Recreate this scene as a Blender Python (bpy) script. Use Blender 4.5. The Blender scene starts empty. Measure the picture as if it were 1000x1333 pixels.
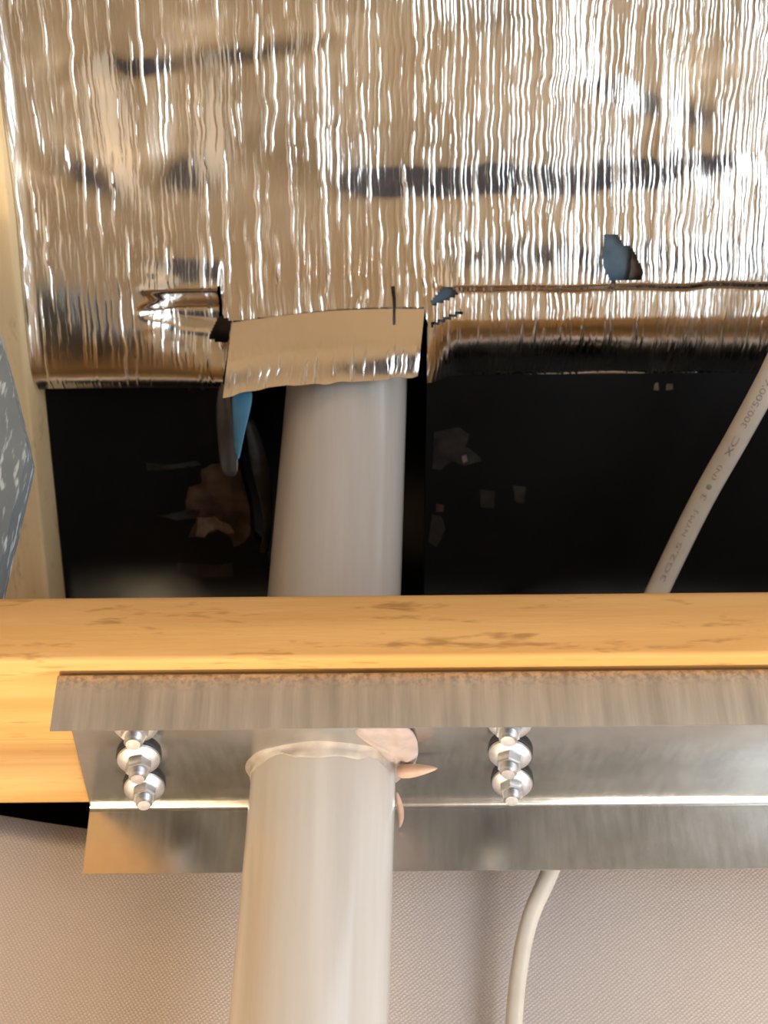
import bpy, bmesh, math, random
import numpy as np
from mathutils import Vector, Matrix

S = bpy.context.scene
COL = S.collection
D2R = math.pi / 180

# ------------------------------------------------------------------ camera
EYE = Vector((0, 0, 1.5))
FPX = 1600.0
PITCH, ROLL = 31 * D2R, 0.5 * D2R
FWD = Vector((0, math.cos(PITCH), math.sin(PITCH)))
U0 = Vector((0, -math.sin(PITCH), math.cos(PITCH)))
X0 = Vector((1, 0, 0))
RGT = X0 * math.cos(ROLL) - U0 * math.sin(ROLL)
UPV = U0 * math.cos(ROLL) + X0 * math.sin(ROLL)
cd = bpy.data.cameras.new('camera')
cd.sensor_fit = 'VERTICAL'
cd.sensor_height = 24
cd.lens = 24 * FPX / 1333
cd.clip_start = 0.02
cd.dof.use_dof = True
cd.dof.focus_distance = 0.86
cd.dof.aperture_fstop = 5.0
cam = bpy.data.objects.new('camera', cd)
COL.objects.link(cam)
m = Matrix((RGT, UPV, -FWD)).transposed().to_4x4()
m.translation = EYE
cam.matrix_world = m
S.camera = cam

# ------------------------------------------------------------------ light
S.view_settings.view_transform = 'Standard'
S.view_settings.look = 'None'
S.view_settings.gamma = 1
S.view_settings.use_curve_mapping = False
S.view_settings.exposure = 0.32
W = bpy.data.worlds.new('overcast_sky')
S.world = W
W.use_nodes = True
W.node_tree.nodes['Background'].inputs[0].default_value = (0.78, 0.89, 1.0, 1)
W.node_tree.nodes['Background'].inputs[1].default_value = 3.6


def area(name, loc, target, size, power, color, portal=False, size_y=None):
    l = bpy.data.lights.new(name, 'AREA')
    l.shape = 'RECTANGLE'
    l.size, l.size_y = size, size_y or size
    l.energy, l.color = power, color
    if portal:
        l.cycles.is_portal = True
    o = bpy.data.objects.new(name, l)
    COL.objects.link(o)
    o.location = loc
    o.rotation_euler = (Vector(target) - Vector(loc)).to_track_quat('-Z', 'Y').to_euler()
    return o


GX = 1.2            # gables at +-GX
WIN = (-1.95, 0.25, 0.15, 2.05)   # window opening in the right gable: y0 y1 z0 z1
area('daylight_portal', (GX + 0.07, (WIN[0] + WIN[1]) / 2, (WIN[2] + WIN[3]) / 2), (0, (WIN[0] + WIN[1]) / 2, (WIN[2] + WIN[3]) / 2),
     WIN[1] - WIN[0], 1, (1, 1, 1), True, WIN[3] - WIN[2])
area('work_lamp', (-0.55, 0.50, 0.25), (-0.25, 0.85, 1.8), 0.26, 18, (1.0, 0.78, 0.50))
area('floor_lamp', (0.60, 0.45, 0.25), (0.2, 0.9, 1.8), 0.34, 16, (1.0, 0.95, 0.90))
sl = bpy.data.lights.new('ceiling_spot', 'SPOT')      # unseen spot added as fill for the floor and foil reflections
sl.energy, sl.color, sl.spot_size, sl.spot_blend, sl.shadow_soft_size = 40, (1.0, 0.87, 0.70), 1.5, 0.5, 0.08
so = bpy.data.objects.new('ceiling_spot', sl)
COL.objects.link(so)
so.location = (0, -1.5, 2.6)


# ------------------------------------------------------------------ pixel -> place helpers (1000 x 1333 photograph)
def ray(px, py):
    return FWD + RGT * ((px - 500) / FPX) + UPV * ((666.5 - py) / FPX)


def at_y(px, py, Y):
    d = ray(px, py)
    return EYE + d * (Y / d.y)


def at_z(px, py, z):
    d = ray(px, py)
    return EYE + d * ((z - EYE.z) / d.z)


SL = 40 * D2R                                     # roof pitch
RO = Vector((0, 0.853, 1.5 + 0.693))              # a point of the roof plane
RT = Vector((0, -math.cos(SL), math.sin(SL)))     # up the slope, towards the camera
RN = Vector((0, -math.sin(SL), -math.cos(SL)))    # into the room


def roof(u, s, off=0.0):
    return RO + X0 * u + RT * s + RN * off


def on_roof(px, py, off=0.0):
    d = ray(px, py)
    o = RO + RN * off
    return EYE + d * ((o - EYE).dot(RN) / d.dot(RN))


def us(px, py):
    p = on_roof(px, py) - RO
    return p.x, p.dot(RT)


# ------------------------------------------------------------------ object helpers
def link(name, me, mat=None, parent=None):
    o = bpy.data.objects.new(name, me)
    COL.objects.link(o)
    if mat is not None:
        me.materials.append(mat)
    if parent is not None:
        o.parent = parent
    return o


def bmobj(name, bm, mat, parent=None, smooth=None):
    bmesh.ops.recalc_face_normals(bm, faces=bm.faces[:])
    me = bpy.data.meshes.new(name)
    bm.to_mesh(me)
    bm.free()
    if smooth is not None:
        for p in me.polygons:
            p.use_smooth = True
        me.set_sharp_from_angle(angle=smooth * D2R)
    return link(name, me, mat, parent)


def tag(o, label=None, cat=None, group=None, kind=None):
    for k, v in (('label', label), ('category', cat), ('group', group), ('kind', kind)):
        if v:
            o[k] = v
    return o


def empty(name, loc=(0, 0, 0)):
    o = bpy.data.objects.new(name, None)
    o.empty_display_size = 0.05
    COL.objects.link(o)
    o.location = loc
    return o


def adopt(o, root):
    """parent o to root, keeping it where it was built"""
    o.parent = root
    o.matrix_parent_inverse = Matrix.Translation(root.location).inverted()
    return o


def box(bm, x0, x1, y0, y1, z0, z1):
    vs = [bm.verts.new((x, y, z)) for x in (x0, x1) for y in (y0, y1) for z in (z0, z1)]
    for f in ((0, 1, 3, 2), (4, 6, 7, 5), (0, 4, 5, 1), (2, 3, 7, 6), (0, 2, 6, 4), (1, 5, 7, 3)):
        bm.faces.new([vs[i] for i in f])
    return bm


def bevel(bm, w, seg=2):
    bmesh.ops.bevel(bm, geom=bm.edges[:], offset=w, segments=seg, affect='EDGES', profile=0.5)
    return bm


def prism(bm, front, back):
    a = [bm.verts.new(p) for p in front]
    b = [bm.verts.new(p) for p in back]
    bm.faces.new(a)
    bm.faces.new(b[::-1])
    n = len(a)
    for i in range(n):
        bm.faces.new((a[i], b[i], b[(i + 1) % n], a[(i + 1) % n]))
    return bm


def tube(bm, pts, rad, seg=24, cap=True):
    """round tube along pts (rad a number or a list)"""
    rings = []
    n = len(pts)
    for i, p in enumerate(pts):
        t = (Vector(pts[min(i + 1, n - 1)]) - Vector(pts[max(i - 1, 0)])).normalized()
        a = t.cross(Vector((0, 1, 0)))
        if a.length < 1e-3:
            a = t.cross(Vector((1, 0, 0)))
        a.normalize()
        b = t.cross(a)
        r = rad[i] if isinstance(rad, (list, tuple)) else rad
        rings.append([bm.verts.new(Vector(p) + (a * math.cos(k * 2 * math.pi / seg) + b * math.sin(k * 2 * math.pi / seg)) * r) for k in range(seg)])
    for i in range(n - 1):
        for k in range(seg):
            bm.faces.new((rings[i][k], rings[i][(k + 1) % seg], rings[i + 1][(k + 1) % seg], rings[i + 1][k]))
    if cap:
        bm.faces.new(rings[0][::-1])
        bm.faces.new(rings[-1])
    return bm


def lathe(bm, prof, seg=24, z0=0.0):
    """prof: list of (r, z); closed on the axis where r == 0"""
    rings = []
    for r, z in prof:
        if r == 0:
            rings.append([bm.verts.new((0, 0, z0 + z))])
        else:
            rings.append([bm.verts.new((r * math.cos(k * 2 * math.pi / seg), r * math.sin(k * 2 * math.pi / seg), z0 + z)) for k in range(seg)])
    for i in range(len(rings) - 1):
        A, B = rings[i], rings[i + 1]
        for k in range(seg):
            j = (k + 1) % seg
            if len(A) == 1:
                bm.faces.new((A[0], B[j], B[k]))
            elif len(B) == 1:
                bm.faces.new((A[k], A[j], B[0]))
            else:
                bm.faces.new((A[k], A[j], B[j], B[k]))
    return bm


def cut(o, cutter_bm):
    """subtract a closed mesh from o for good"""
    me = bpy.data.meshes.new('cutter')
    bmesh.ops.recalc_face_normals(cutter_bm, faces=cutter_bm.faces[:])
    cutter_bm.to_mesh(me)
    cutter_bm.free()
    c = bpy.data.objects.new('cutter', me)
    COL.objects.link(c)
    md = o.modifiers.new('hole', 'BOOLEAN')
    md.operation, md.object, md.solver = 'DIFFERENCE', c, 'EXACT'
    dg = bpy.context.evaluated_depsgraph_get()
    new = bpy.data.meshes.new_from_object(o.evaluated_get(dg))
    o.modifiers.clear()
    o.data = new
    bpy.data.objects.remove(c)
    return o


def grid_mesh(name, P, mat, parent=None, keep=None):
    """P: array (rows, cols, 3) -> smooth quad mesh; keep: (rows-1, cols-1) mask"""
    R, C = P.shape[:2]
    idx = np.arange(R * C).reshape(R, C)
    q = np.stack([idx[:-1, :-1], idx[:-1, 1:], idx[1:, 1:], idx[1:, :-1]], -1)
    q = q[keep] if keep is not None else q.reshape(-1, 4)
    used, inv = np.unique(q.ravel(), return_inverse=True)
    v = P.reshape(-1, 3)[used]
    me = bpy.data.meshes.new(name)
    n = len(inv) // 4
    me.vertices.add(len(v))
    me.vertices.foreach_set('co', v.astype(np.float32).ravel())
    me.loops.add(n * 4)
    me.loops.foreach_set('vertex_index', inv.astype(np.int32))
    me.polygons.add(n)
    me.polygons.foreach_set('loop_start', np.arange(0, n * 4, 4, dtype=np.int32))
    me.polygons.foreach_set('use_smooth', np.ones(n, dtype=bool))
    me.update(calc_edges=True)
    return link(name, me, mat, parent)


# ------------------------------------------------------------------ numpy noise
RNG = np.random.default_rng(11)
LAT = RNG.uniform(-1, 1, (256, 256))


def vnoise(x, y, seed=0):
    x = np.asarray(x, float) + seed * 17.31
    y = np.asarray(y, float) + seed * 9.77
    xi, yi = np.floor(x).astype(int), np.floor(y).astype(int)
    fx, fy = x - xi, y - yi
    fx, fy = fx * fx * fx * (fx * (6 * fx - 15) + 10), fy * fy * fy * (fy * (6 * fy - 15) + 10)
    g = lambda i, j: LAT[(xi + i) % 256, (yi + j) % 256]
    return (g(0, 0) * (1 - fx) + g(1, 0) * fx) * (1 - fy) + (g(0, 1) * (1 - fx) + g(1, 1) * fx) * fy


def sstep(a, b, x):
    t = np.clip((x - a) / (b - a), 0, 1)
    return t * t * (3 - 2 * t)


def inpoly(px, py, poly):
    inside = np.zeros(px.shape, bool)
    n = len(poly)
    for i in range(n):
        x1, y1 = poly[i]
        x2, y2 = poly[(i + 1) % n]
        c = ((y1 > py) != (y2 > py)) & (px < (x2 - x1) * (py - y1) / ((y2 - y1) if y2 != y1 else 1e-9) + x1)
        inside ^= c
    return inside


# ------------------------------------------------------------------ materials
def new_mat(name):
    mt = bpy.data.materials.new(name)
    mt.use_nodes = True
    nt = mt.node_tree
    b = nt.nodes['Principled BSDF']
    return mt, nt, b


def node(nt, typ, **kw):
    n = nt.nodes.new(typ)
    for k, v in kw.items():
        if hasattr(n, k):
            setattr(n, k, v)
        else:
            n.inputs[k.replace('_', ' ')].default_value = v
    return n


def coords(nt, scale=(1, 1, 1), rot=(0, 0, 0)):
    t = node(nt, 'ShaderNodeTexCoord')
    mp = node(nt, 'ShaderNodeMapping')
    mp.inputs['Scale'].default_value = scale
    mp.inputs['Rotation'].default_value = rot
    nt.links.new(t.outputs['Object'], mp.inputs['Vector'])
    return mp.outputs[0]


def noise(nt, vec, scale, detail=3.0, rough=0.5, dist=0.0):
    n = node(nt, 'ShaderNodeTexNoise')
    n.inputs['Scale'].default_value = scale
    n.inputs['Detail'].default_value = detail
    n.inputs['Roughness'].default_value = rough
    n.inputs['Distortion'].default_value = dist
    nt.links.new(vec, n.inputs['Vector'])
    return n.outputs['Fac']


def ramp(nt, fac, stops):
    r = node(nt, 'ShaderNodeValToRGB')
    e = r.color_ramp.elements
    while len(e) < len(stops):
        e.new(0.5)
    for i, (p, c) in enumerate(stops):
        e[i].position = p
        e[i].color = (*c, 1) if len(c) == 3 else c
    nt.links.new(fac, r.inputs[0])
    return r.outputs[0]


def mix(nt, fac, a, b):
    n = node(nt, 'ShaderNodeMix', data_type='RGBA')
    for sock, v in ((n.inputs[0], fac), (n.inputs[6], a), (n.inputs[7], b)):
        if isinstance(v, (tuple, list)):
            sock.default_value = (*v, 1) if len(v) == 3 else v
        elif isinstance(v, (int, float)):
            sock.default_value = v
        else:
            nt.links.new(v, sock)
    return n.outputs[2]


def bump(nt, b, h, strength=0.3, dist=0.001):
    n = node(nt, 'ShaderNodeBump')
    n.inputs['Strength'].default_value = strength
    n.inputs['Distance'].default_value = dist
    nt.links.new(h, n.inputs['Height'])
    nt.links.new(n.outputs[0], b.inputs['Normal'])


def simple(name, color, rough=0.6, metal=0.0, spec=0.5, var=0.0, vscale=20.0):
    mt, nt, b = new_mat(name)
    b.inputs['Roughness'].default_value = rough
    b.inputs['Metallic'].default_value = metal
    b.inputs['Specular IOR Level'].default_value = spec
    f = noise(nt, coords(nt), vscale, 4)
    lo = tuple(max(0, c * (1 - var)) for c in color)
    hi = tuple(min(1, c * (1 + var)) for c in color)
    nt.links.new(ramp(nt, f, [(0.3, lo), (0.7, hi)]), b.inputs['Base Color'])
    return mt


def wood(name, light, dark, along='x', knot=(0.20, 0.09, 0.03), knots=0.6, shift=0.0):
    mt, nt, b = new_mat(name)
    sc = {'x': (1.0, 14, 14), 'y': (14, 1.0, 14), 's': (14, 1.2, 1.2)}[along]
    t = node(nt, 'ShaderNodeTexCoord')
    mp = node(nt, 'ShaderNodeMapping')
    mp.inputs['Scale'].default_value = sc
    mp.inputs['Location'].default_value = (shift, shift * 0.7, shift * 1.3)
    nt.links.new(t.outputs['Object'], mp.inputs[0])
    g = noise(nt, mp.outputs[0], 3.2, 5, 0.55, 0.25)
    base = ramp(nt, g, [(0.30, dark), (0.62, light)])
    fine = noise(nt, mp.outputs[0], 22, 3, 0.6)
    base = mix(nt, ramp(nt, fine, [(0.35, (0.18,) * 3), (0.65, (0, 0, 0))]), base, dark)
    # small brown knots and resin streaks lying along the grain
    mk = node(nt, 'ShaderNodeMapping')
    mk.inputs['Scale'].default_value = {'x': (7, 46, 46), 'y': (40, 9, 40), 's': (40, 9, 9)}[along]
    mk.inputs['Location'].default_value = (shift * 3 + 1.7, 0.4, shift)
    nt.links.new(t.outputs['Object'], mk.inputs[0])
    kn = noise(nt, mk.outputs[0], 2.6, 3, 0.7, 0.15)
    kf = ramp(nt, kn, [(0.58, (0, 0, 0)), (0.70, (knots,) * 3)])
    base = mix(nt, kf, base, knot)
    nt.links.new(base, b.inputs['Base Color'])
    b.inputs['Roughness'].default_value = 0.62
    b.inputs['Specular IOR Level'].default_value = 0.25
    bump(nt, b, fine, 0.25, 0.0006)
    return mt


M = {}
M['beam'] = wood('pine_beam', (0.74, 0.42, 0.15), (0.62, 0.32, 0.095), knot=(0.26, 0.11, 0.03))
M['beam_rear'] = wood('pine_beam_rear', (0.72, 0.43, 0.16), (0.58, 0.32, 0.10), shift=3.1)
M['rafter'] = wood('pine_rafter', (0.82, 0.62, 0.36), (0.70, 0.49, 0.25), 's', (0.30, 0.16, 0.07), 0.3, 5.0)
M['floor'] = wood('floor_boards', (0.43, 0.30, 0.168), (0.27, 0.177, 0.09), 'y', knots=0.3)
M['room_wood'] = wood('room_boards', (0.60, 0.43, 0.25), (0.46, 0.31, 0.17), 'x', knots=0.3)
M['plaster'] = simple('plaster', (0.55, 0.45, 0.34), 0.8, var=0.06, vscale=6)
M['deck'] = simple('dark_decking', (0.012, 0.010, 0.009), 0.9, spec=0.1, var=0.3)

# aluminium foil facing
mt, nt, b = new_mat('foil')
b.inputs['Metallic'].default_value = 1
b.inputs['Base Color'].default_value = (0.86, 0.845, 0.81, 1)
c = coords(nt, (1, 0.15, 0.15))
nt.links.new(ramp(nt, noise(nt, coords(nt), 14, 4), [(0.3, (0.13,) * 3), (0.7, (0.24,) * 3)]), b.inputs['Roughness'])
bump(nt, b, noise(nt, c, 420, 2, 0.5), 0.35, 0.0006)
M['foil'] = mt

mt, nt, b = new_mat('black_membrane')
b.inputs['Base Color'].default_value = (0.004, 0.0045, 0.005, 1)
b.inputs['Specular IOR Level'].default_value = 0.13
nt.links.new(ramp(nt, noise(nt, coords(nt), 9, 4), [(0.3, (0.30,) * 3), (0.7, (0.5,) * 3)]), b.inputs['Roughness'])
M['black'] = mt
M['scrap'] = simple('dull_foil_scrap', (0.060, 0.040, 0.028), 0.5, 0.3, 0.3, 0.7, 45)  # painted reflection of the foil in the black panel
M['scrap_pale'] = simple('pale_foil_scrap', (0.13, 0.10, 0.085), 0.5, 0.3, 0.3, 0.6, 90)  # painted reflections and glints on the panel, also a torn foil edge
M['scrap_dim'] = simple('dim_foil_scrap', (0.020, 0.017, 0.016), 0.5, 0.2, 0.3, 0.8, 50)  # painted dim reflections on the panel, also the curled notch strip
M['greystrip'] = simple('grey_backing', (0.07, 0.066, 0.066), 0.3, 0.3, 0.5, 0.2, 30)
M['blue'] = simple('blue_film', (0.05, 0.19, 0.33), 0.45, 0.0, 0.5, 0.15, 40)
M['blue_dull'] = simple('blue_grey_film', (0.11, 0.18, 0.235), 0.45, 0.1, 0.5, 0.25, 60)

# galvanised steel
mt, nt, b = new_mat('galvanised_steel')
b.inputs['Metallic'].default_value = 1
st = noise(nt, coords(nt, (1, 0.12, 0.12)), 190, 3, 0.6)
sp = noise(nt, coords(nt), 26, 5, 0.6)
base = ramp(nt, sp, [(0.3, (0.50, 0.49, 0.46)), (0.7, (0.64, 0.63, 0.60))])
base = mix(nt, ramp(nt, st, [(0.35, (0.22,) * 3), (0.65, (0, 0, 0))]), base, (0.48, 0.46, 0.43))
nt.links.new(base, b.inputs['Base Color'])
nt.links.new(ramp(nt, st, [(0.3, (0.20,) * 3), (0.7, (0.26,) * 3)]), b.inputs['Roughness'])
b.inputs['Metallic'].default_value = 0.9
M['steel'] = mt
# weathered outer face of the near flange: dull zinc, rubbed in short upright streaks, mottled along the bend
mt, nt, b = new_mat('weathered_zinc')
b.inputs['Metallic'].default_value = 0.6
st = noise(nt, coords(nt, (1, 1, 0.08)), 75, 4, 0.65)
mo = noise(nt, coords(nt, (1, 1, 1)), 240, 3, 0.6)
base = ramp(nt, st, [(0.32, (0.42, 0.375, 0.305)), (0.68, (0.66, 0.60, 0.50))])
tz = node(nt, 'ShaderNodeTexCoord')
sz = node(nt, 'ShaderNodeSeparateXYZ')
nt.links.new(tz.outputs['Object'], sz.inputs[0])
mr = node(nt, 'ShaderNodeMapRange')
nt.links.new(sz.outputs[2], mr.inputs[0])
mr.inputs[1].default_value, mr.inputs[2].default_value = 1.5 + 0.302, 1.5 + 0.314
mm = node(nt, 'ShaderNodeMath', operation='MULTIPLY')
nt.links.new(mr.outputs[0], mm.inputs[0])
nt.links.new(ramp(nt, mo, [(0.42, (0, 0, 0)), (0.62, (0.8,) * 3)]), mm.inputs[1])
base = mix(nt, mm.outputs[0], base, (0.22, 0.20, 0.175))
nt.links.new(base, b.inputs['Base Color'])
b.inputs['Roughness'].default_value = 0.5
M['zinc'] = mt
M['screw'] = simple('zinc_screw', (0.60, 0.61, 0.63), 0.42, 1.0, 0.5, 0.15, 200)
M['rubber'] = simple('rubber', (0.03, 0.032, 0.035), 0.6, 0, 0.4, 0.2, 200)

# PVC pipe
mt, nt, b = new_mat('pipe_plastic')
st = noise(nt, coords(nt, (1, 1, 0.06)), 38, 4, 0.6)
nt.links.new(ramp(nt, st, [(0.3, (0.52, 0.475, 0.43)), (0.7, (0.62, 0.585, 0.545))]), b.inputs['Base Color'])
b.inputs['Roughness'].default_value = 0.18
M['pipe'] = mt
M['sealant'] = simple('pink_sealant', (0.44, 0.365, 0.335), 0.45, 0, 0.5, 0.15, 80)
M['sealant_ring'] = simple('grey_sealant', (0.42, 0.37, 0.325), 0.5, 0, 0.4, 0.2, 80)
M['sealant_rust'] = simple('orange_sealant', (0.54, 0.36, 0.27), 0.5, 0, 0.5, 0.2, 80)
M['cable'] = simple('cable_sheath', (0.68, 0.62, 0.53), 0.38, 0, 0.5, 0.05, 60)
M['print'] = simple('grey_print', (0.34, 0.32, 0.30), 0.5, 0, 0.3, 0.3, 300)

# woven fabric
mt, nt, b = new_mat('woven_fabric')
t = node(nt, 'ShaderNodeTexCoord')


def wave(rot, scale):
    mp = node(nt, 'ShaderNodeMapping')
    mp.inputs['Rotation'].default_value = (0, rot, 0)
    nt.links.new(t.outputs['Object'], mp.inputs[0])
    w = node(nt, 'ShaderNodeTexWave')
    w.inputs['Scale'].default_value = scale
    w.inputs['Distortion'].default_value = 2.2
    w.inputs['Detail'].default_value = 1.5
    w.inputs['Detail Scale'].default_value = 3
    nt.links.new(mp.outputs[0], w.inputs['Vector'])
    return w.outputs['Fac']


w1, w2 = wave(0.62, 120), wave(-0.95, 120)
ww = node(nt, 'ShaderNodeMath', operation='MULTIPLY')
nt.links.new(w1, ww.inputs[0])
nt.links.new(w2, ww.inputs[1])
big = noise(nt, coords(nt), 5, 3)
base = mix(nt, ww.outputs[0], (0.50, 0.435, 0.40), (0.66, 0.58, 0.535))
base = mix(nt, ramp(nt, big, [(0.35, (0.25,) * 3), (0.65, (0, 0, 0))]), base, (0.50, 0.455, 0.44))
nt.links.new(base, b.inputs['Base Color'])
b.inputs['Roughness'].default_value = 0.85
b.inputs['Specular IOR Level'].default_value = 0.15
bump(nt, b, ww.outputs[0], 0.4, 0.0008)
M['fabric'] = mt

# grey foam with white flecks
mt, nt, b = new_mat('flecked_foam')
f = noise(nt, coords(nt, (1, 1, 0.22)), 230, 2, 0.5)
base = mix(nt, ramp(nt, f, [(0.55, (0, 0, 0)), (0.66, (1, 1, 1))]), ramp(nt, noise(nt, coords(nt), 18, 3), [(0.3, (0.17, 0.20, 0.21)), (0.7, (0.25, 0.28, 0.29))]), (0.62, 0.68, 0.70))
nt.links.new(base, b.inputs['Base Color'])
b.inputs['Roughness'].default_value = 0.6
M['foam'] = mt

# ------------------------------------------------------------------ room shell
BKW = -2.7
RIDGE_Y = -0.75
RIDGE_Z = RO.z + (RO.y - RIDGE_Y) * math.tan(SL)


def shell(name, bm, mat):
    return tag(bmobj(name, bm, mat), kind='structure')


floor = shell('floor', box(bmesh.new(), -GX - 0.1, GX + 0.1, BKW - 0.1, 1.7, -0.1, 0), M['floor'])
shell('wall_left', box(bmesh.new(), -GX - 0.1, -GX, BKW - 0.1, 1.7, 0, 3.7), M['plaster'])
M['dark_wall'] = simple('dark_wall_lining', (0.045, 0.040, 0.050), 0.8, var=0.3, vscale=5)
shell('wall_back', box(bmesh.new(), -GX, GX, BKW - 0.1, BKW, 0, RIDGE_Z - (RIDGE_Y - BKW) * math.tan(SL) + 0.05), M['dark_wall'])
shell('wall_front', box(bmesh.new(), -GX, GX, 1.6, 1.7, 0, 1.78), M['deck'])
bm = bmesh.new()
y0, y1, z0, z1 = WIN
box(bm, GX, GX + 0.1, BKW - 0.1, y0, 0, 3.7)
box(bm, GX, GX + 0.1, y1, 1.7, 0, 3.7)
box(bm, GX, GX + 0.1, y0, y1, 0, z0)
box(bm, GX, GX + 0.1, y0, y1, z1, 3.7)
shell('wall_right', bm, M['plaster'])
bm = bmesh.new()
for a in ((y0, y1, z0, z0 + 0.06), (y0, y1, z1 - 0.06, z1), (y0, y0 + 0.06, z0 + 0.06, z1 - 0.06), (y1 - 0.06, y1, z0 + 0.06, z1 - 0.06),
          ((y0 + y1) / 2 - 0.03, (y0 + y1) / 2 + 0.03, z0 + 0.06, z1 - 0.06)):
    box(bm, GX + 0.02, GX + 0.06, *a)
shell('window_1', bm, M['plaster'])
# roof decking above the insulation, and the opposite slope
DK = -0.20
e0 = (0.853 - 1.75) / math.cos(SL)
e1 = (0.853 - RIDGE_Y) / math.cos(SL)
bm = bmesh.new()
prism(bm, [roof(-GX - 0.1, e0, DK), roof(GX + 0.1, e0, DK), roof(GX + 0.1, e1, DK), roof(-GX - 0.1, e1, DK)],
      [roof(-GX - 0.1, e0, DK - 0.03), roof(GX + 0.1, e0, DK - 0.03), roof(GX + 0.1, e1, DK - 0.03), roof(-GX - 0.1, e1, DK - 0.03)])
shell('ceiling', bm, M['deck'])
bm = bmesh.new()
zb = RIDGE_Z - (RIDGE_Y - BKW + 0.1) * math.tan(SL)
prism(bm, [Vector((-GX - 0.1, RIDGE_Y, RIDGE_Z)), Vector((GX + 0.1, RIDGE_Y, RIDGE_Z)), Vector((GX + 0.1, BKW - 0.1, zb)), Vector((-GX - 0.1, BKW - 0.1, zb))],
      [Vector((-GX - 0.1, RIDGE_Y, RIDGE_Z + 0.2)), Vector((GX + 0.1, RIDGE_Y, RIDGE_Z + 0.2)), Vector((GX + 0.1, BKW - 0.1, zb + 0.2)), Vector((-GX - 0.1, BKW - 0.1, zb + 0.2))])
shell('ceiling_rear', bm, M['room_wood'])

# ------------------------------------------------------------------ drain pipe
PR, PY = 0.055, 0.908


def pipe_x(z):
    return -0.0535 + (z - 1.5 - 0.171) * 0.040


WEB = 1.5 + 0.316           # underside of the steel web
pz = [0.0, 0.6, 1.2, 1.6, WEB, 2.0, 2.2, 2.36]
proot = empty('drain_pipe', (pipe_x(0), PY, 0))
tag(proot, 'thick whitish plastic drain pipe rising through the steel channel and beam', 'pipe')
bm = bmesh.new()
tube(bm, [(pipe_x(z), PY, z) for z in pz], PR, 96)
adopt(bmobj('pipe_body', bm, M['pipe'], smooth=40), proot)

# ------------------------------------------------------------------ timber planks
PB, PT = WEB + 0.0022, WEB + 0.0476
y_front, y_mid, y_back = 0.7076, 0.8480, 0.9915
bm = bevel(box(bmesh.new(), -GX, GX, y_front, y_mid - 0.0012, PB, PT), 0.0035, 3)
o = bmobj('timber_plank', bm, M['beam'], smooth=50)
tag(o, 'front pine plank of the beam, its knotty orange face towards us above the steel', 'plank', 'pine planks of the beam')
bm = bevel(box(bmesh.new(), -GX, GX, y_mid + 0.0012, y_back, PB, PT), 0.003, 2)
o = bmobj('timber_plank', bm, M['beam_rear'], smooth=50)
tag(o, 'rear pine plank of the beam, its underside seen left of the steel channel end', 'plank', 'pine planks of the beam')
hole = lambda r: tube(bmesh.new(), [(pipe_x(1.7), PY, 1.7), (pipe_x(1.95), PY, 1.95)], r, 64)
cut(o, hole(0.0575))
bm = hole(0.0575)
cut(bpy.data.objects['timber_plank'], bm)

# ------------------------------------------------------------------ steel channel
TH = 0.0013
NY, FY = 0.7225, 0.9925     # inner faces of the flanges
NB, FB = 1.5 + 0.2775, 1.5 + 0.2605


def channel_profile():
    r = 0.0058
    inn, out = [], []
    inn.append((NY, NB)); out.append((NY - TH, NB))
    for k in range(9):
        a = math.pi - k * math.pi / 16
        inn.append((NY + r + r * math.cos(a), WEB - r + r * math.sin(a)))
        out.append((NY + r + (r + TH) * math.cos(a), WEB - r + (r + TH) * math.sin(a)))
    for k in range(9):
        a = math.pi / 2 - k * math.pi / 16
        inn.append((FY - r + r * math.cos(a), WEB - r + r * math.sin(a)))
        out.append((FY - r + (r + TH) * math.cos(a), WEB - r + (r + TH) * math.sin(a)))
    inn.append((FY, FB)); out.append((FY + TH, FB))
    return inn + out[::-1]


croot = empty('steel_channel', (0.25, 0.857, WEB))
tag(croot, 'galvanised steel channel bolted under the pine beam around the pipe', 'steel channel')
prof = channel_profile()
xl = lambda y: -0.2085 - (y - 0.723) * 0.133
bm = prism(bmesh.new(), [(xl(y), y, z) for y, z in prof], [(1.35, y, z) for y, z in prof])
o = bmobj('channel_body', bm, M['steel'])
cut(o, hole(0.0605))
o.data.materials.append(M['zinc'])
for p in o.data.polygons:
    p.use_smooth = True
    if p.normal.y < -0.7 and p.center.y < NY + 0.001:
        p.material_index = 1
o.data.set_sharp_from_angle(angle=24 * D2R)
adopt(o, croot)

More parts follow.
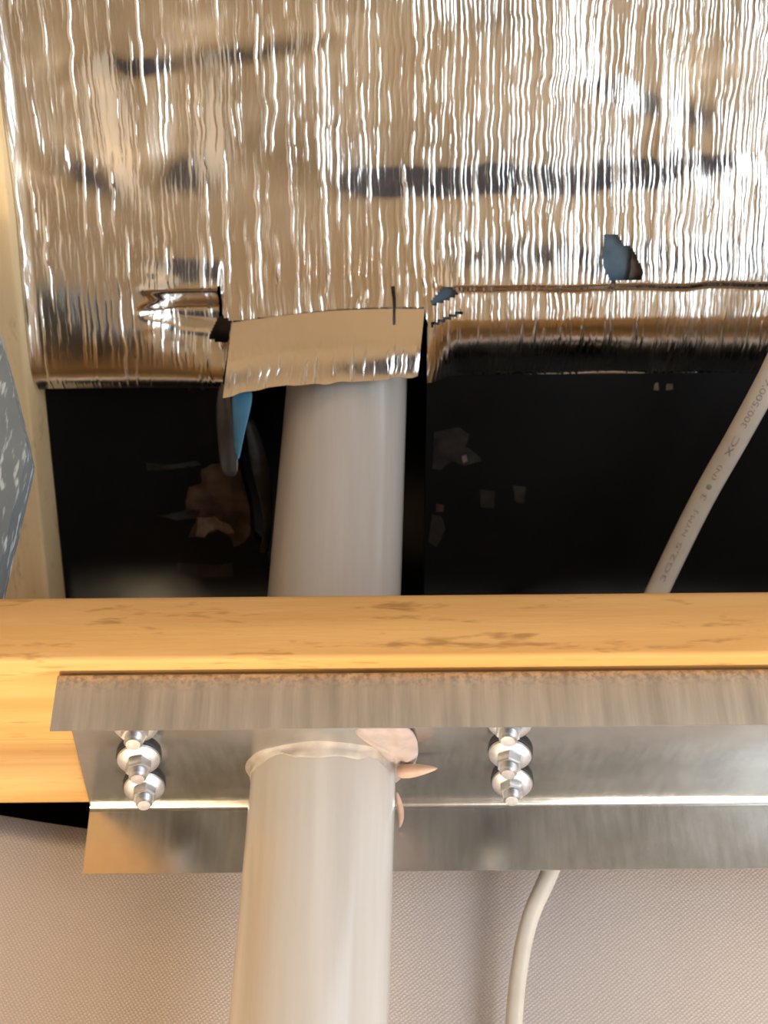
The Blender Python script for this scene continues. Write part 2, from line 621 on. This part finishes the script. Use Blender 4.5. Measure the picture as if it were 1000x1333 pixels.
# bolts: rubber washer, zinc washer, hexagon head with its threaded end
bolts = [(178, 941), (181, 986), (188, 1024), (664, 937), (665, 980), (667, 1018)]
for i, (bx, by) in enumerate(bolts):
    p = at_z(bx, by - 5, WEB - 0.009)
    piv = empty('bolt', (p.x, p.y, WEB - 0.0076))
    adopt(piv, croot)
    piv.rotation_mode = 'ZYX'
    piv.scale = (1.32, 1.32, 1.22)
    piv.rotation_euler = (-0.42 + 0.05 * math.sin(i * 2.1), (-0.10 if bx < 400 else 0.12) + 0.04 * math.cos(i * 1.7), i * 0.9)
    bm = lathe(bmesh.new(), [(0, 0.0060), (0.0052, 0.0060), (0.0052, 0.0016), (0.0118, 0.0012), (0.0122, -0.001), (0.0122, -0.0042), (0.0112, -0.005), (0, -0.005)], 32)
    bmobj('rubber_washer', bm, M['rubber'], piv, 35)
    bm = lathe(bmesh.new(), [(0, -0.0047), (0.0112, -0.0050), (0.0117, -0.0058), (0.0113, -0.0070), (0.0090, -0.0086), (0.0064, -0.0092), (0, -0.0092)], 32)
    bmobj('zinc_washer', bm, M['screw'], piv, 35)
    bm = bmesh.new()
    hexr = lambda r, z: [bm.verts.new((r * math.cos(k * math.pi / 3), r * math.sin(k * math.pi / 3), z)) for k in range(6)]
    R = [hexr(0.0070, -0.009), hexr(0.0070, -0.0142), hexr(0.0064, -0.0152)]
    for a, c in zip(R, R[1:]):
        for k in range(6):
            bm.faces.new((a[k], a[(k + 1) % 6], c[(k + 1) % 6], c[k]))
    bm.faces.new(R[-1])
    bm.faces.new(R[0][::-1])
    bmobj('hex_nut', bm, M['screw'], piv, 25)
    prf = [(0, -0.0148)]
    for k in range(5):
        z = -0.015 - k * 0.0011
        prf += [(0.0047, z), (0.0041, z - 0.00055)]
    prf += [(0.0036, -0.0212), (0, -0.0214)]
    bmobj('threaded_end', lathe(bmesh.new(), prf, 24), M['screw'], piv, 30)

# ------------------------------------------------------------------ sealant round the pipe hole
bm = bmesh.new()
pc = Vector((pipe_x(WEB), PY, WEB))
NS = 72
rings = []
for i in range(NS):
    a = i * 2 * math.pi / NS
    r_out = 0.0030 + 0.0022 * float(vnoise(3 * math.cos(a), 3 * math.sin(a), 4))
    drop = 0.0038 + 0.0030 * float(vnoise(4 * math.cos(a), 4 * math.sin(a), 7))
    d = Vector((math.cos(a), math.sin(a), 0))
    rings.append([bm.verts.new(pc + d * (PR - 0.0008) + Vector((0, 0, -0.001 - drop * 1.5))),
                  bm.verts.new(pc + d * (PR + 0.0015) + Vector((0, 0, -0.001 - drop * 1.3))),
                  bm.verts.new(pc + d * (PR + 0.6 * r_out) + Vector((0, 0, -drop * 0.75))),
                  bm.verts.new(pc + d * (PR + r_out) + Vector((0, 0, -drop * 0.35))),
                  bm.verts.new(pc + d * (PR + r_out + 0.003) + Vector((0, 0, 0.0006))),
                  bm.verts.new(pc + d * (PR - 0.0008) + Vector((0, 0, 0.0006)))])
for i in range(NS):
    A, B = rings[i], rings[(i + 1) % NS]
    for k in range(6):
        bm.faces.new((A[k], A[(k + 1) % 6], B[(k + 1) % 6], B[k]))
o = bmobj('sealant_collar', bm, M['sealant_ring'], smooth=70)
adopt(o, proot)


def blob(name, pts, rad, mat, root, seg=14, flat=1.0):
    bm = bmesh.new()
    tube(bm, pts, rad, seg)
    o = bmobj(name, bm, mat, smooth=80)
    md = o.modifiers.new('round', 'SUBSURF')
    md.levels = md.render_levels = 1
    adopt(o, root)
    return o


def sp(px, py, z):
    return at_z(px, py, 1.5 + z)


# squeezed-out lumps to the right of the pipe, with one pointed tail, and runs down the far side
def smear(name, centre, outline, drop, mat, seed):
    bm = bmesh.new()
    c = Vector(centre)
    n = len(outline)
    rings = []
    for k, (f, d) in enumerate(((1.0, 0.0), (0.9, 0.55), (0.62, 0.9), (0.3, 1.0))):
        ring = []
        for i, q in enumerate(outline):
            p = c + (Vector(q) - c) * f
            w = sp(p.x, p.y, 0.3155)
            w.z -= drop * d * (1 + 0.5 * math.sin(i * 1.9 + k * 0.7))
            ring.append(bm.verts.new(w))
        rings.append(ring)
    for A, B in zip(rings, rings[1:]):
        for i in range(n):
            bm.faces.new((A[i], A[(i + 1) % n], B[(i + 1) % n], B[i]))
    bm.faces.new(rings[-1])
    bm.faces.new(rings[0][::-1])
    o = bmobj(name, bm, mat, smooth=85)
    md = o.modifiers.new('round', 'SUBSURF')
    md.levels = md.render_levels = 2
    return adopt(o, proot)


smear('sealant_lump', (518, 972), [(455, 938), (478, 932), (502, 930), (526, 934), (541, 946), (547, 962), (548, 982), (541, 996), (531, 1004), (522, 1016), (512, 1022), (504, 1012), (500, 990), (492, 972), (476, 962), (458, 954)], 0.0055, M['sealant'], 3)
o = blob('sealant_tail', [sp(516, 1004, .305), sp(530, 1004, .304), sp(548, 1002, .303), sp(571, 1000, .303)], [.005, .006, .0045, .0008], M['sealant_rust'], proot)
tag(o, 'orange pointed tail')
o = blob('sealant_tail', [sp(516, 1030, .304), sp(521, 1048, .300), sp(523, 1064, .297), sp(520, 1078, .294)], [.001, .003, .0028, .0008], M['sealant_rust'], proot)

# ------------------------------------------------------------------ foil insulation on the slope
PX_CRE = us(700, 372)[1]
S_BOT_L, S_BOT_R = us(200, 509)[1], us(760, 497)[1]
S_TOP = 0.34
U_L, U_R = -0.313, 0.52


def pix(u, s):
    """photo pixel of roof points (for placing tears)"""
    P = np.stack([RO.x + u, RO.y + RT.y * s, RO.z + RT.z * s], -1) - np.array(EYE)
    z = P @ np.array(FWD)
    return 500 + FPX * (P @ np.array(RGT)) / z, 666.5 - FPX * (P @ np.array(UPV)) / z


def ridges(u, s, seed=3, sparse=0.0095, dense=0.0050, amp=1.45):
    """fine standing wrinkles running up and down the slope; u 1-D columns, s 1-D rows -> (rows, cols)"""
    rg = np.random.default_rng(seed)
    H = np.zeros((len(s), len(u)))
    for layer, (k, ka) in enumerate(((1.0, 1.0), (0.45, 0.45))):
        x = u[0] + 0.002
        while x < u[-1]:
            f = min(1.0, max(0.0, (x + 0.22) / 0.32))
            wob = 0.0011 * vnoise(s * 60, x * 37, 2) + 0.0022 * vnoise(s * 14, x * 91, 3) + 0.0006 * vnoise(s * 190, x * 53, 5)
            on = sstep(-0.35 - 0.3 * f, 0.25, vnoise(s * 17, x * 310, 6 + layer))
            a = rg.uniform(0.35, 1.0) * amp * ka * (0.06 + 0.94 * on) * (0.55 + 0.45 * vnoise(s * 75, x * 410, 15)) * 0.00075
            wd = rg.uniform(0.00050, 0.00085)
            i0, i1 = np.searchsorted(u, x - 0.007), np.searchsorted(u, x + 0.007)
            if i1 > i0:
                d = (u[None, i0:i1] - (x + wob)[:, None]) / wd
                H[:, i0:i1] += a[:, None] * np.exp(-d * d * 0.5)
            x += k * (sparse + (dense - sparse) * f) * rg.uniform(0.5, 1.6)
    return H


def buckles(U, Sx):
    h = 0.0040 * vnoise(U * 5, Sx * 11, 1) + 0.0010 * vnoise(U * 11 + Sx * 6, Sx * 24, 8) + 0.00012 * vnoise(U * 60, Sx * 50, 9)
    return h


us_line = np.arange(U_L, U_R, 0.00040)
s_line = np.arange(min(S_BOT_L, S_BOT_R) - 0.002, S_TOP, 0.0024)
UU, SS = np.meshgrid(us_line, s_line)
PXX, PYY = pix(UU, SS)
H = ridges(us_line, s_line) * (1 + 0.35 * sstep(240, 300, PYY) * sstep(180, 420, PXX) + 0.25 * sstep(650, 900, PXX))
H += buckles(UU, SS)


def sag(xa, xb, ya, yb, amp, slant=0.0, soft=14):
    """a horizontal fold: the sheet drops back between the rows yb and ya and recovers slowly above"""
    y = PYY - slant * (PXX - 0.5 * (xa + xb)) + 7 * vnoise(PXX / 37, PYY / 200, int(xa) % 30)
    w = sstep(xa - soft, xa + soft, PXX) * sstep(xb + soft, xb - soft, PXX)
    return w * amp * (-sstep(yb, ya, y) + sstep(ya - 8, ya - 210, y))


H += sag(455, 880, 212, 262, 0.0066, -0.03, 62)
H += sag(55, 150, 195, 258, 0.0085, 0.6, 50)
H += sag(205, 275, 195, 262, 0.0080, 0, 34)
H += sag(880, 1030, 195, 235, 0.0040, 0.1, 20)
H += sag(80, 420, 58, 96, 0.0032, -0.10, 60)
H += sag(760, 930, 105, 160, 0.0050, 0.25, 40)
# right of the pipe the sheet steps in at a crease and rolls away behind
right = sstep(552, 600, PXX)
cre = PX_CRE + 0.0012 * vnoise(UU * 30, SS * 0, 4)
roll = sstep(cre + 0.002, cre - 0.003, SS) * (0.35 + 0.65 * sstep(-0.3, 0.2, vnoise(UU * 9, SS * 0, 6)))
H += right * (0.006 * sstep(PX_CRE + 0.05, PX_CRE, SS) - 0.0065 * roll)
q = np.clip((PX_CRE - 0.028 - SS) / (PX_CRE - 0.028 - S_BOT_R), 0, 1.2)
H -= right * (0.030 * q ** 2.0 + 0.006 * q)
# left of the pipe: lower edge rolls back a little; a creased dent beside the flap
left = sstep(300, 285, PXX)
q = np.clip((us(200, 470)[1] - SS) / (us(200, 470)[1] - S_BOT_L), 0, 1.2)
H -= left * 0.009 * q ** 3
band = sstep(180, 235, PXX + 14 * vnoise(PYY / 14, PXX * 0, 3)) * sstep(292, 284, PXX)
H += band * (0.006 * sstep(us(240, 330)[1], us(240, 374)[1], SS) - 0.022 * sstep(us(240, 374)[1], us(240, 404)[1], SS) + 0.016 * sstep(us(240, 402)[1], us(240, 460)[1], SS))
tri = np.exp(-((PXX - 245 - (PYY - 430) * 1.5) / 45) ** 2) * np.exp(-((PYY - 432) / 12) ** 2)
H += 0.004 * tri
# the sheet laps up on to the rafter
H += 0.003 * sstep(0.012, 0.0, UU - U_L)
H = np.where(right > 0, np.maximum(H, -0.0325), np.maximum(H, -0.030))
P = np.stack([UU, RO.y + RT.y * SS + RN.y * H, RO.z + RT.z * SS + RN.z * H], -1)
cx = 0.25 * (PXX[:-1, :-1] + PXX[1:, 1:] + PXX[1:, :-1] + PXX[:-1, 1:])
cy = 0.25 * (PYY[:-1, :-1] + PYY[1:, 1:] + PYY[1:, :-1] + PYY[:-1, 1:])
bot = np.where(cx < 430, 509 + 1.2 * vnoise(cx / 9, cx * 0, 3), 497 - (cx - 560) * 0.004 + 1.0 * vnoise(cx / 7, cx * 0, 5))
keep = cy < bot
keep &= ~inpoly(cx, cy, [(304, 418), (420, 408), (551, 402), (557, 420), (556, 470), (557, 560), (290, 560), (289, 500), (300, 440)])   # notch for the pipe
keep &= ~inpoly(cx, cy, [(284, 372), (288, 372), (288, 410), (302, 418), (297, 446), (283, 446), (271, 440), (282, 415)])
keep &= ~inpoly(cx, cy, [(509, 374), (514, 371), (516, 392), (515, 410), (512, 412), (511, 392)])
keep &= ~inpoly(cx, cy, [(786, 305), (802, 303), (812, 318), (823, 322), (836, 352), (832, 364), (793, 365), (783, 345)])
keep &= ~inpoly(cx, cy, [(560, 392), (575, 374), (586, 370), (597, 382), (580, 391), (563, 398)])
keep &= ~inpoly(cx, cy, [(560, 421), (600, 402), (602, 406), (562, 425)])

froot = empty('foil_insulation', tuple(roof(0.1, 0.1)))
tag(froot, 'crinkled silver foil insulation sheet covering the roof slope above the pipe', 'insulation')
adopt(grid_mesh('foil_sheet', P, M['foil'], keep=keep), froot)
# the same facing further up the slope and to the right, outside the picture
for (ua, ub, sa, sb) in ((U_L - 0.40, U_L - 0.072, S_TOP - 0.004, 1.9), (U_L, U_R, S_TOP - 0.004, 1.9), (U_R - 0.001, GX - 0.012, S_BOT_R, 1.9)):
    a, c = np.linspace(ua, ub, 90), np.linspace(sa, sb, 120)
    A, C = np.meshgrid(a, c)
    hh = buckles(A, C)
    adopt(grid_mesh('foil_sheet', np.stack([A, RO.y + RT.y * C + RN.y * hh, RO.z + RT.z * C + RN.z * hh], -1), M['foil']), froot)

a = np.arange(U_L - 0.40, U_L - 0.072, 0.0006)
A, C = np.meshgrid(a, s_line)
hh = buckles(A, C) + ridges(a, s_line, 5)
adopt(grid_mesh('foil_sheet', np.stack([A, RO.y + RT.y * C + RN.y * hh, RO.z + RT.z * C + RN.z * hh], -1), M['foil'], keep=(C[:-1, :-1] > S_BOT_L)), froot)
a, c = np.linspace(-GX + 0.012, U_L - 0.399, 60), np.linspace(S_BOT_L, 1.9, 120)
A, C = np.meshgrid(a, c)
hh = buckles(A, C)
adopt(grid_mesh('foil_sheet', np.stack([A, RO.y + RT.y * C + RN.y * hh, RO.z + RT.z * C + RN.z * hh], -1), M['foil']), froot)

# flap folded down in front of the pipe
na, nb = 420, 70
av, bv = np.linspace(0, 1, na), np.linspace(0, 1, nb)
rg = ridges(av * 0.17, bv * 0.06, 21, 0.0062, 0.0062, 1.0)
top_l, top_r = (302, 420), (553, 402)
bot_l, bot_r = (290, 517), (544, 490)
P = np.zeros((nb, na, 3))
keepf = np.ones((nb - 1, na - 1), bool)
for j, bb in enumerate(bv):
    for i, aa in enumerate(av):
        lx = top_l[0] + (top_r[0] - top_l[0]) * aa
        ty = top_l[1] + (top_r[1] - top_l[1]) * aa - 6 * math.sin(aa * math.pi)
        bx_ = bot_l[0] + (bot_r[0] - bot_l[0]) * aa
        by_ = bot_l[1] + (bot_r[1] - bot_l[1]) * aa - 9 * math.sin(aa * math.pi * 0.9) * (1 - aa) + 2.2 * float(vnoise(aa * 14, 0.3, 5))
        px_, py_ = lx + (bx_ - lx) * bb, ty + (by_ - ty) * bb
        yt = on_roof(lx, ty).y - 0.002
        yy = yt + (0.836 - yt) * math.sin(min(1, bb / 0.55) * math.pi / 2) + 0.009 * float(sstep(0.5, 1.1, bb)) + 0.0015 * math.sin(aa * 5 + bb * 2)
        yy -= rg[j, i] * (0.15 + 0.85 * float(sstep(0.35, 0.75, bb)))
        P[j, i] = at_y(px_, py_, yy)
        if i < na - 1 and j < nb - 1 and bb < 0.22 and abs(px_ - 513) < 2.0:
            keepf[j, i] = False
fl = grid_mesh('folded_flap', P, M['foil'], keep=keepf)
adopt(fl, froot)
tag(fl, 'tan-looking folded foil flap over the pipe')


def patch(name, poly, off, mat, root, th=0.0006, bow=0.0, label=None):
    """thin irregular scrap lying off the roof plane; poly in photo pixels, corners roughened"""
    pts = []
    n = len(poly)
    rs = random.Random(hash((n, int(poly[0][0]))) % 1000)
    for i in range(n):
        (x1, y1), (x2, y2) = poly[i], poly[(i + 1) % n]
        L = math.hypot(x2 - x1, y2 - y1)
        k = max(1, int(L / 6))
        for t in range(k):
            f = t / k
            j = 0 if t == 0 else rs.uniform(-1.1, 1.1)
            pts.append((x1 + (x2 - x1) * f + j * (y2 - y1) / L, y1 + (y2 - y1) * f - j * (x2 - x1) / L))
    bm = bmesh.new()
    cxm = sum(p[0] for p in pts) / len(pts)
    fr = [on_roof(x, y, off + th + bow * abs(x - cxm) / 30) for x, y in pts]
    bk = [p - RN * th for p in fr]
    prism(bm, fr, bk)
    bmesh.ops.triangulate(bm, faces=[f for f in bm.faces if len(f.verts) > 4])
    o = bmobj(name, bm, mat)
    adopt(o, root)
    if label:
        tag(o, label)
    return o


patch('exposed_film', [(783, 300), (803, 299), (815, 315), (826, 318), (839, 352), (835, 368), (790, 368), (780, 345)], -0.006, M['blue_dull'], froot, label='dull blue film showing through a tear')
patch('exposed_film', [(556, 396), (575, 370), (588, 367), (600, 383), (580, 394), (560, 402)], -0.002, M['blue_dull'], froot)
patch('torn_edge', [(824, 322), (831, 333), (837, 354), (834, 364), (819, 364), (821, 340)], -0.001, M['scrap_pale'], froot)
patch('torn_edge', [(563, 423), (600, 403), (603, 407), (566, 427)], -0.001, M['blue_dull'], froot)
patch('exposed_film', [(266, 412), (300, 410), (302, 448), (264, 450)], -0.026, M['greystrip'], froot)

# ragged strips hanging in the notch left of the pipe
def strip(name, rows, mat, root, th=0.0007, label=None):
    """rows: list of (x_left, x_right, y, Y depth left, Y depth right)"""
    bm = bmesh.new()
    R = []
    for (xa, xb, y, da, db) in rows:
        mid = ((xa + xb) / 2, (da + db) / 2 - 0.002)
        R.append([bm.verts.new(at_y(xa, y, da)), bm.verts.new(at_y(mid[0], y, mid[1])), bm.verts.new(at_y(xb, y, db))])
    for A, B in zip(R, R[1:]):
        for k in range(2):
            bm.faces.new((A[k], A[k + 1], B[k + 1], B[k]))
    o = bmobj(name, bm, mat, smooth=80)
    md = o.modifiers.new('round', 'SUBSURF')
    md.levels = md.render_levels = 2
    md = o.modifiers.new('thick', 'SOLIDIFY')
    md.thickness = th
    adopt(o, root)
    if label:
        tag(o, label)
    return o


strip('torn_strip', [(286, 300, 500, .862, .858), (281, 303, 530, .872, .865), (283, 305, 560, .885, .88), (286, 310, 590, .90, .895), (288, 311, 620, .91, .905)], M['greystrip'], froot, label='grey torn strip hanging beside the notch')
strip('torn_strip', [(301, 331, 506, .852, .850), (303, 326, 535, .858, .854), (304, 318, 565, .864, .86), (307, 312, 598, .868, .866)], M['blue'], froot, label='bright blue torn strip under the flap')

# ------------------------------------------------------------------ black panel below the foil, notched round the pipe
PO = -0.034
broot = empty('black_panel', tuple(roof(0.1, -0.2, PO)))
tag(broot, 'glossy black panel behind the beam with a notch round the pipe', 'panel')
outl = []
tl, tr = on_roof(40, 425, PO), on_roof(1700, 425, PO)
XL = -0.3125
pl = lambda x, y: on_roof(x, y, PO)
slot_r = [(556, 425), (556, 500), (554, 600), (553, 700), (552, 800), (552, 900)]
slot_l = [(355, 900), (352, 770), (344, 715), (330, 700), (326, 660), (316, 625), (313, 600), (306, 560), (300, 520), (298, 470), (300, 425)]
s_hi, s_lo = us(500, 425)[1], -0.62
bm = bmesh.new()
leftp = [roof(XL, s_hi, PO), *[pl(x, y) for x, y in slot_l[::-1]], roof(pl(355, 900).x, s_lo, PO), roof(XL, s_lo, PO)]
rightp = [*[pl(x, y) for x, y in slot_r], roof(pl(552, 900).x, s_lo, PO), roof(GX, s_lo, PO), roof(GX, s_hi, PO)]
midp = [roof(pl(355, 900).x, s_lo + 0.05, PO), roof(pl(552, 900).x, s_lo + 0.05, PO), roof(pl(552, 900).x, s_lo, PO), roof(pl(355, 900).x, s_lo, PO)]
for pp in (leftp, rightp, midp):
    prism(bm, pp, [p - RN * 0.02 for p in pp])
bmesh.ops.triangulate(bm, faces=[f for f in bm.faces if len(f.verts) > 4])
bmesh.ops.remove_doubles(bm, verts=bm.verts[:], dist=1e-6)
o = bmobj('panel_sheet', bm, M['black'])
adopt(o, broot)
F = PO  # flat patches on the panel stand in for the foil mirrored in it
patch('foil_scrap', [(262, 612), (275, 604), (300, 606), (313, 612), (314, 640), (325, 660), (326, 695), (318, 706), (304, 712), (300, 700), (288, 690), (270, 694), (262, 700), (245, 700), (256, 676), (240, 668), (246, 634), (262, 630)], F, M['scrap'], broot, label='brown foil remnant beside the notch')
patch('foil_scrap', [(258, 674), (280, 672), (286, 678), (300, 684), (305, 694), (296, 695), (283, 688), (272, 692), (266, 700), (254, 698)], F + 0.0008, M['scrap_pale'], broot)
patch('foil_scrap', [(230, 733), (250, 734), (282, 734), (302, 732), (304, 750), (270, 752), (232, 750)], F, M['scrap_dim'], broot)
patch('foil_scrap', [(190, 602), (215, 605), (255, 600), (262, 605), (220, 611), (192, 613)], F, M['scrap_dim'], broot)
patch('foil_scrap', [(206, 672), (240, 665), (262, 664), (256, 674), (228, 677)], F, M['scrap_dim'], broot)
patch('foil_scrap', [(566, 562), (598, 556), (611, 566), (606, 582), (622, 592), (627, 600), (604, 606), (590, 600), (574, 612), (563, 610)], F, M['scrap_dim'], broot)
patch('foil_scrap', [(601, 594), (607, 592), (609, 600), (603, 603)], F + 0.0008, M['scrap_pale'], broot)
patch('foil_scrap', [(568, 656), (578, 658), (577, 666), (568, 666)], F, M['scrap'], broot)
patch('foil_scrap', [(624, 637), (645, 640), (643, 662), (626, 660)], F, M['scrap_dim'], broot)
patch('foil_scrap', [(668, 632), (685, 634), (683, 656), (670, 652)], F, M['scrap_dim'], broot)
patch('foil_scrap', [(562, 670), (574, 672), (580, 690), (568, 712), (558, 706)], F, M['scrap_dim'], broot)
patch('foil_scrap', [(853, 499), (857, 498), (858, 508), (851, 508)], F, M['scrap_pale'], broot)  # two small painted foil glints
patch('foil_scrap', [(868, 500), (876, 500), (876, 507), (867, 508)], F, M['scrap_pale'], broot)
strip('torn_membrane', [(318, 330, 545, .905, .91), (322, 342, 575, .915, .92), (328, 352, 615, .93, .935), (340, 356, 655, .945, .95), (346, 353, 690, .955, .96), (336, 350, 720, .965, .97)], M['scrap_dim'], broot, label='dark curled strip inside the notch')

# ------------------------------------------------------------------ rafter left
rb = []
bm = bmesh.new()
RW = 0.07
pf = [roof(U_L - RW, -0.30, 0.018), roof(U_L - 0.0006, -0.30, 0.018), roof(U_L - 0.0006, 1.95, 0.018), roof(U_L - RW, 1.95, 0.018)]
pb_ = [p - RN * 0.215 for p in pf]
prism(bm, pf, pb_)
bevel(bm, 0.003, 2)
o = bmobj('rafter', bm, M['rafter'], smooth=50)
tag(o, 'sloping pine rafter at the edge of the foil, beside the flecked board', 'rafter')

# ------------------------------------------------------------------ grey flecked board leaning in the corner
bm = bmesh.new()
YB = 0.742
e_top = at_y(-30, 400, YB).z
poly = [(37, 592), (30, 560), (8, 470), (-14, 395), (-200, 395)]
front = [at_y(x, y, YB) for x, y in poly]
xb0, xb1 = front[-1].x, at_y(-14, 800, YB).x
front += [Vector((xb0, YB, PT)), Vector((xb1, YB, PT))]
prism(bm, front, [p + Vector((0, 0.022, 0)) for p in front])
bmesh.ops.bevel(bm, geom=bm.edges[:], offset=0.002, segments=2, affect='EDGES')
o = bmobj('foam_board', bm, M['foam'], smooth=40)
tag(o, 'grey insulation board with white flecks standing on the beam by the rafter', 'insulation board')

# ------------------------------------------------------------------ cloth hung behind the beam
uw = np.linspace(-GX + 0.002, GX - 0.002, 260)
vw = np.linspace(0, 1, 90)
A, B = np.meshgrid(uw, vw)
tl_, tr_ = at_y(0, 1058, 1.055), at_y(105, 1074, 1.055)
ztop = tl_.z + (A - tl_.x) * (tr_.z - tl_.z) / (tr_.x - tl_.x)
ztop = np.clip(ztop, tr_.z - 0.004, tl_.z + 0.02)
Z = 0.002 + (ztop - 0.002) * (1 - B)
Y = 1.060 + 0.006 * vnoise(A * 5, Z * 2, 12) + 0.003 * vnoise(A * 14, Z * 4, 13)
o = grid_mesh('cloth_sheet', np.stack([A, Y, Z], -1), M['fabric'])
md = o.modifiers.new('thick', 'SOLIDIFY')
md.thickness = 0.003
md.offset = 1
tag(o, 'pinkish grey woven cloth sheet hanging below and behind the steel channel', 'cloth')

# ------------------------------------------------------------------ flat cable
cp = [(1120, 260, .745, 10.2), (1060, 365, .775, 10.2), (1008, 480, .82, 10.2), (962, 566, .87, 10.2), (912, 655, .93, 10.2), (856, 770, .995, 10.2),
      (815, 860, 1.018, 9.6), (772, 990, 1.023, 8.2), (718, 1130, 1.026, 7.4), (692, 1190, 1.030, 7.0), (678, 1250, 1.034, 6.8), (669, 1333, 1.036, 6.8), (660, 1500, 1.038, 6.8), (655, 1900, 1.038, 6.8)]
ctrl = [at_y(x, y, Y) for x, y, Y, r in cp]
crad = [r / 1000 for *_, r in cp]


def catmull(P, R, n=14):
    out, rad = [], []
    for i in range(len(P) - 1):
        p0, p1, p2, p3 = P[max(i - 1, 0)], P[i], P[i + 1], P[min(i + 2, len(P) - 1)]
        for k in range(n):
            t = k / n
            out.append(0.5 * (2 * p1 + (p2 - p0) * t + (2 * p0 - 5 * p1 + 4 * p2 - p3) * t * t + (3 * p1 - p0 - 3 * p2 + p3) * t ** 3))
            rad.append(R[i] + (R[i + 1] - R[i]) * t)
    out.append(P[-1]); rad.append(R[-1])
    return out, rad


cpts, crd = catmull(ctrl, crad)
frames = []
for i, p in enumerate(cpts):
    t = (cpts[min(i + 1, len(cpts) - 1)] - cpts[max(i - 1, 0)]).normalized()
    w = Vector((0.25, 1, 0.5)).normalized()      # towards the back of the room, thin direction
    a = t.cross(w).normalized()                   # broad direction
    frames.append((t, a, a.cross(t).normalized()))
kroot = empty('power_cable', tuple(cpts[-1]))
tag(kroot, 'off-white flat cable with grey printed lettering, passing behind the beam', 'cable')
bm = bmesh.new()
SEG = 28
rings = []
FLAT = 0.66
for p, r, (t, a, n) in zip(cpts, crd, frames):
    rings.append([bm.verts.new(p + a * (r * math.cos(k * 2 * math.pi / SEG)) + n * (r * FLAT * math.sin(k * 2 * math.pi / SEG))) for k in range(SEG)])
for A_, B_ in zip(rings, rings[1:]):
    for k in range(SEG):
        bm.faces.new((A_[k], A_[(k + 1) % SEG], B_[(k + 1) % SEG], B_[k]))
bm.faces.new(rings[0][::-1]); bm.faces.new(rings[-1])
adopt(bmobj('cable_sheath', bm, M['cable'], smooth=60), kroot)

# printed line, bent on to the sheath
cum = [0]
for i in range(1, len(cpts)):
    cum.append(cum[-1] + (cpts[i] - cpts[i - 1]).length)


def on_cable(d, v):
    i = max(0, min(len(cum) - 2, next((k for k in range(len(cum) - 1) if cum[k + 1] >= d), len(cum) - 2)))
    f = (d - cum[i]) / (cum[i + 1] - cum[i])
    p = cpts[i].lerp(cpts[i + 1], f)
    t, a, n = frames[i]
    t2, a2, n2 = frames[i + 1]
    a, n = a.lerp(a2, f).normalized(), n.lerp(n2, f).normalized()
    r = crd[i]
    to_eye = (EYE - p).normalized()
    side = 1 if n.dot(to_eye) > 0 else -1
    v = max(-0.95, min(0.95, v / r))
    return p + a * (v * r) + n * (side * (r * FLAT * math.sqrt(1 - v * v) + 0.00012))


def cable_d(py):
    best = min(range(len(cpts)), key=lambda i: abs((666.5 - FPX * ((cpts[i] - EYE).dot(UPV)) / ((cpts[i] - EYE).dot(FWD))) - py))
    return cum[best]


def print_on_cable(txt, d0, d1, hgt=0.0048):
    cu = bpy.data.curves.new('lettering', 'FONT')
    cu.body = txt
    cu.size = 1
    tmp = bpy.data.objects.new('lettering', cu)
    COL.objects.link(tmp)
    dg = bpy.context.evaluated_depsgraph_get()
    dg.update()
    me = bpy.data.meshes.new_from_object(tmp.evaluated_get(dg))
    bpy.data.objects.remove(tmp)
    xs = [v.co.x for v in me.vertices]
    ys = [v.co.y for v in me.vertices]
    x0, x1, y0_, y1_ = min(xs), max(xs), min(ys), max(ys)
    bm = bmesh.new()
    bm.from_mesh(me)
    bmesh.ops.triangulate(bm, faces=bm.faces[:])
    for v in bm.verts:
        f = (v.co.x - x0) / (x1 - x0)
        q = ((v.co.y - y0_) / (y1_ - y0_) - 0.5) * hgt
        v.co = on_cable(d1 + (d0 - d1) * f, -q)       # reads upwards along the cable
    me2 = bpy.data.meshes.new('lettering')
    bm.to_mesh(me2)
    bm.free()
    o = link('lettering', me2, M['print'])
    adopt(o, kroot)
    return o


for txt, ya, yb in (('3G2,5', 706, 752), ('NYM-J', 664, 694), ('3', 640, 650), ('.', 627, 632), ('(N)', 600, 624), ('x', 580, 590), ('C', 563, 576), ('300/500V', 496, 554), ('E', 478, 486)):
    print_on_cable(txt, cable_d(ya), cable_d(yb))
